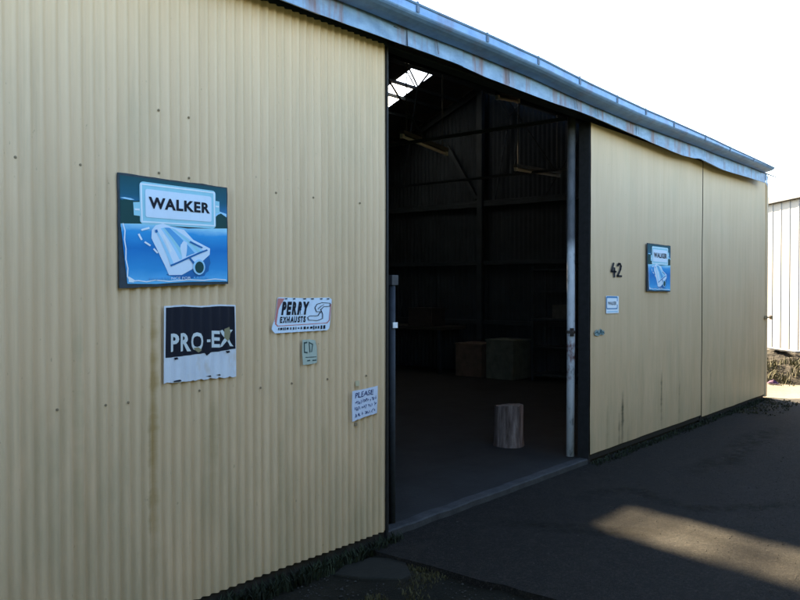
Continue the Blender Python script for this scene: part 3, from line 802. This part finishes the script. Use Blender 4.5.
# ------------------------------------------------------------------ yard details
m_grass = simple('dry_weed', (.045,.04,.014), .8, .6, 3); m_moss = simple('dark_moss', (.014,.02,.009), .9, .6, 6)
def tufts(name, spots, mat, hmin, hmax, w, per, spread, kind='stuff'):
    b = MB(); rnd = random.Random(len(spots)+per)
    for (x, y, z) in spots:
        for _ in range(per):
            a = rnd.uniform(0, 2*PI); d = spread*math.sqrt(rnd.random()); h = rnd.uniform(hmin, hmax)
            px, py = x+d*math.cos(a), y+d*math.sin(a); la = rnd.uniform(0,2*PI); ln = h*rnd.uniform(.1,.9)
            ww = w*rnd.uniform(.5,1.3); ca, sa = math.cos(la+1.6)*ww, math.sin(la+1.6)*ww
            mx, my = px+math.cos(la)*ln*.4, py+math.sin(la)*ln*.4; tx, ty = px+math.cos(la)*ln, py+math.sin(la)*ln
            b.add([(px-ca,py-sa,z-.01),(px+ca,py+sa,z-.01),(mx+ca*.7,my+sa*.7,z+h*.65),(mx-ca*.7,my-sa*.7,z+h*.65),(tx,ty,z+h)], [(0,1,2,3),(3,2,4)])
    return tag(b.build(name, mat), kind=kind)
rnd = random.Random(5)
sp = [(x, -.02-.05*rnd.random(), GZ) for x in [ -2 + 6.15*i/330 for i in range(330)]]
tufts('moss', sp, m_moss, .03, .10, .008, 14, .05)
tufts('weeds', [(7.1+5.9*i/200, -.03-.06*rnd.random(), -.05) for i in range(200)], m_moss, .015, .05, .007, 8, .05)
# litter of dead leaves and grass
gs = [(3.42,-.78),(3.5,-.72),(3.62,-.62),(3.72,-.55),(3.80,-.48),(3.86,-.42),(3.92,-.50),(3.3,-.62),(3.2,-.55),(3.05,-.48),(3.36,-.9),(3.1,-.8),(2.95,-.4),(3.9,-.36),(3.78,-.62)]
tufts('dry_grass', [(x+rnd.uniform(-.05,.05), y+rnd.uniform(-.05,.05), GZ) for x, y in gs for _ in range(3)], m_grass, .008, .032, .004, 34, .07)
tufts('leaf_litter', [(11.3+1.7*rnd.random(), -.12-.45*rnd.random()**1.5, -.05) for _ in range(120)], simple('leaf_litter_brown', (.03,.028,.012), .9, .5, 4), .006, .03, .012, 6, .08)
# pale dust trails on the asphalt
def trail_mat():
    M = Mat('pale_dust'); nt = M.nt
    at = M.n('ShaderNodeAttribute', attribute_name='fade')
    k = M.math('MULTIPLY', at.outputs['Fac'], M.mask(M.noise(s=9, detail=6, rough=.7), .4, .68))
    tr = M.n('ShaderNodeBsdfTransparent'); mx = M.n('ShaderNodeMixShader')
    M.set((.024,.0215,.017), .95, 0, .1)
    M.l(M.math('MULTIPLY', k, .9), mx.inputs[0]); M.l(tr.outputs[0], mx.inputs[1]); M.l(M.b.outputs[0], mx.inputs[2])
    M.l(mx.outputs[0], nt.nodes['Material Output'].inputs['Surface']); return M.m
m_trail = trail_mat()
for kk, (pts, wd) in enumerate((([(5.7,-.5),(6.06,-.53),(6.32,-.62),(6.42,-.78),(6.36,-.95),(6.2,-1.2),(6.24,-1.4),(6.4,-1.6),(6.7,-1.82),(7.1,-2.1)], .12), ([(4.9,-.35),(5.05,-.7),(5.2,-1.05),(5.5,-1.5)], .14), ([(7.2,-.9),(8.2,-1.0),(9.3,-.85),(10.6,-.9)], .2))):
    b = MB(); pr = []; fade = []; n = 60
    for i in range(n+1):
        t = i/n*(len(pts)-1); k = min(int(t), len(pts)-2); f = t-k
        p = Vector((*pts[k],0)).lerp(Vector((*pts[k+1],0)), f); q = Vector((*pts[k+1],0)) - Vector((*pts[k],0)); nn = Vector((-q.y,q.x,0)).normalized()
        row = []
        for m in range(9):
            o = (m/4-1)*wd*(1+.4*N3(t*2,kk)); row.append(tuple(p + nn*o + Vector((0,0,-.0418)))); fade.append((1-abs(m/4-1)**1.5)*min(1,4*i/n,4*(1-i/n)))
        pr.append(row)
    b.strip(pr); o = b.build('dust_trail', m_trail); tag(o, kind='structure')
    a = o.data.attributes.new('fade', 'FLOAT', 'POINT')
    for i, v in enumerate(fade): a.data[i].value = v
# loose gravel
b = MB(); rnd = random.Random(9)
for _ in range(1800):
    x = rnd.uniform(2.3,4.05); y = -2.2*rnd.random()-.1; r0 = rnd.uniform(.003,.009)
    if rnd.random() < .02: r0 *= 1.8
    vs = [(x+r0*rnd.uniform(.7,1.2)*a, y+r0*rnd.uniform(.7,1.2)*c, GZ+.004+r0*.7*d) for a, c, d in ((1,0,0),(0,1,0),(-1,0,0),(0,-1,0),(0,0,1),(0,0,-1))]
    b.add(vs, [(0,1,4),(1,2,4),(2,3,4),(3,0,4),(1,0,5),(2,1,5),(3,2,5),(0,3,5)])
tag(b.build('gravel', simple('gravel_stone', (.03,.029,.026), .9, .7, 30)), kind='stuff')
b = MB(); rnd = random.Random(19)
for _ in range(2600):
    x = rnd.uniform(4.0,9.5); y = -2.9*rnd.random()**1.0-.05; r0 = rnd.uniform(.002,.006)*(2 if rnd.random() < .03 else 1)
    vs = [(x+r0*rnd.uniform(.7,1.2)*a, y+r0*rnd.uniform(.7,1.2)*c, -.044+r0*.7*d) for a, c, d in ((1,0,0),(0,1,0),(-1,0,0),(0,-1,0),(0,0,1),(0,0,-1))]
    b.add(vs, [(0,1,4),(1,2,4),(2,3,4),(3,0,4),(1,0,5),(2,1,5),(3,2,5),(0,3,5)])
tag(b.build('grit', simple('grit_stone', (.035,.032,.028), .9, .7, 30)), kind='stuff')
# loose slab by the corner of the wall
pts = [(3.42,-.13),(3.48,-.30),(3.62,-.50),(3.70,-.50),(3.90,-.30),(3.90,-.24),(3.78,-.10),(3.55,-.08)]
b = MB(); n = len(pts)
b.add([(x,y,GZ-.03) for x,y in pts]+[(x+.02*N3(x*9,y*9,1),y+.02*N3(x*9,y*9,2),-.068+.006*N3(x*9,y*9)) for x,y in pts], [tuple(range(n,2*n))]+[(i,(i+1)%n,(i+1)%n+n,i+n) for i in range(n)])
tag(b.build('paving_slab', m_pad, bevel=.008), 'dark mossy slab lying on the soil at the left foot of the doorway', 'slab')

# ------------------------------------------------------------------ beyond the corner: heap, neighbour shed
heap = MB()
def hp(u, v):
    x = 14.9+4.6*u; y = -6+10.5*v
    e = min(1, 4*u, 3*(1-u), 5*v, 5*(1-v)); e = e*e*(3-2*e)
    return (x, y, GZ-.08 + e*(.42 + .25*N3(x*.6,y*.6) + .12*N3(x*2.4,y*2.4,5) + .05*N3(x*7,y*7)))
heap.grid(hp, 70, 110)
def heap_mat():
    M = Mat('rubble_soil'); n = M.noise(s=2.5, detail=6, rough=.7)
    c = M.ramp(n, [(.3,(.008,.007,.0055)), (.5,(.02,.017,.012)), (.72,(.05,.04,.028))])
    M.bump(M.noise(s=18, detail=5), .8, .04); return M.set(c, .95, 0, .1)
tag(heap.build('soil_heap', heap_mat()), 'low dark heap of soil and rubble between the cream shed and the white shed', 'heap')
rnd = random.Random(21); sp = []
for _ in range(420):
    u, v = .02+.3*rnd.random(), rnd.random(); p = hp(u, v); sp.append(p)
tufts('rough_grass', sp, simple('olive_grass', (.05,.046,.014), .85, .5, 2), .06, .2, .008, 16, .14)
b = MB(); b.bar((17.9,1.25,.40),(17.5,.55,.37),.16,.03); 
tag(b.build('plank', simple('pale_plank', (.2,.19,.17), .8), bevel=.004), 'pale offcut of board lying on the soil heap', 'plank')
b = MB()
b.grid(lambda u, v: (15.0+.16*u, .50-.2*v, -.06+.06*math.sin(u*PI)*math.sin(v*PI)*(1+.6*N3(u*4,v*4))+.03), 12, 12)
tag(b.build('rag', simple('purple_cloth', (.06,.02,.055), .9)), 'crumpled purple rag at the foot of the soil heap', 'rag')

nb = thing('white_shed', 'white ribbed metal shed in the sun past the right corner', 'shed', (27,4,GZ))
m_nb = simple('white_cladding', (.25,.24,.22), .5, .04, 3)
AX, AY, TA = 20.3, 1.5, math.radians(42)
def nq(t, d, z):      # t along the near wall, d outwards from it
    return (AX + t*math.cos(TA) - d*math.sin(TA), AY + t*math.sin(TA) + d*math.cos(TA), z)
T0, T1, DD = -2.6, 14.0, -9.0
def nbox(b, t0, t1, d0, d1, z0, z1):
    return b.add([nq(t,d,z) for z in (z0,z1) for t, d in ((t0,d0),(t1,d0),(t1,d1),(t0,d1))], [(0,3,2,1),(4,5,6,7),(0,1,5,4),(1,2,6,5),(2,3,7,6),(3,0,4,7)])
b = MB(); pr = []; t = T0
while t < T1 - .08:
    for dt, dn in ((0,0),(.02,.012),(.05,.012),(.07,0)):
        pr.append([nq(t+dt, dn, .10), nq(t+dt, dn, 3.78)])
    t += .40
b.strip(pr); b.build('wall', m_nb, nb)
b = MB(); nbox(b, T0, T0+.05, DD, -.04, .1, 3.9); b.build('wall', m_nb, nb)
b = MB(); nbox(b, T1-.05, T1, DD, -.04, .1, 3.9); b.build('wall', m_nb, nb)
b = MB(); nbox(b, T0, T1, DD-.05, DD, .1, 3.9); b.build('wall', m_nb, nb)
b = MB(); nbox(b, T0-.05, T1+.05, DD-.1, .08, GZ-.1, .098); b.build('plinth', simple('pinkish_concrete', (.2,.15,.125), .9), nb)
b = MB(); nbox(b, T0-.1, T1+.1, .05, .12, 3.75, 3.91); b.build('gutter', simple('grey_barge', (.055,.062,.075), .5, .1), nb)
b = MB(); b.add([nq(T0-.1,.10,3.912), nq(T1+.1,.10,3.912), nq(T1+.1,DD/2,4.7), nq(T0-.1,DD/2,4.7), nq(T1+.1,DD-.1,3.912), nq(T0-.1,DD-.1,3.912)], [(0,1,2,3),(3,2,4,5),(0,3,5),(1,4,2)])
b.build('roof', simple('grey_zinc', (.35,.38,.42), .5, .1, metal=.3), nb)

# unseen hedge added behind the camera to shade the lower wall and ground
b = MB()
def hg(u, v):
    x = -16 + 46*u; k = v*3; z = GZ + 3.3*min(1, k) if k < 1 else GZ + 3.3*(1 if k < 2 else 3-k)
    y = -4.6 if k < 1 else (-4.6-1.3*(k-1) if k < 2 else -5.9)
    return (x, y + .16*N3(x*1.1, z*1.1, k) + .08*N3(x*4, z*4, k), z + .12*N3(x*1.3, y, 2))
b.grid(hg, 200, 45); rnd = random.Random(33)
for _ in range(7000):
    p = hg(rnd.random(), rnd.random()*.67); q = [tuple(p[i]+rnd.uniform(-.09,.09) for i in range(3)) for _ in range(3)]
    b.add(q, [(0,1,2)])
hd = b.build('shade_hedge', simple('shade_hedge_leaf', (.016,.025,.009), .8, .5, 6))
tag(hd, 'added unseen hedge along the far side of the yard', 'shade_hedge')

# ------------------------------------------------------------------ light, sky, camera
EL, AZ = math.radians(30.0), math.radians(28.0)      # azimuth measured from +Y towards +X
W = bpy.data.worlds.new('World'); S.world = W; W.use_nodes = True
nt = W.node_tree; bg = nt.nodes['Background']
sk = nt.nodes.new('ShaderNodeTexSky'); sk.sky_type = 'NISHITA'; sk.sun_disc = False
sk.sun_elevation = EL; sk.sun_rotation = AZ; sk.air_density = 1.0; sk.dust_density = 0.7; sk.ozone_density = 1.0
nt.links.new(sk.outputs[0], bg.inputs['Color']); bg.inputs['Strength'].default_value = .06
sl = bpy.data.lights.new('sun', 'SUN'); sl.energy = 5.0; sl.angle = math.radians(1.2); sl.color = (1,.80,.53)
so = bpy.data.objects.new('sun', sl); COL.objects.link(so)
d = Vector((math.cos(EL)*math.sin(AZ), math.cos(EL)*math.cos(AZ), math.sin(EL)))
so.rotation_euler = (-d).to_track_quat('-Z', 'Y').to_euler(); so.location = (20,25,20)

cd = bpy.data.cameras.new('camera'); cam = bpy.data.objects.new('camera', cd); COL.objects.link(cam)
cd.sensor_width = 36; cd.lens = 36*785/800; cd.clip_start = .05; cd.clip_end = 6000
cam.location = (0,-3.54,1.7); cam.rotation_euler = (math.radians(90-.95), 0, math.radians(-49.9))
S.camera = cam
S.view_settings.view_transform = 'Standard'; S.view_settings.look = 'None'
S.view_settings.gamma = 1; S.view_settings.use_curve_mapping = False
S.view_settings.exposure = 3.72
S.render.engine = 'CYCLES'
S.cycles.max_bounces = 8
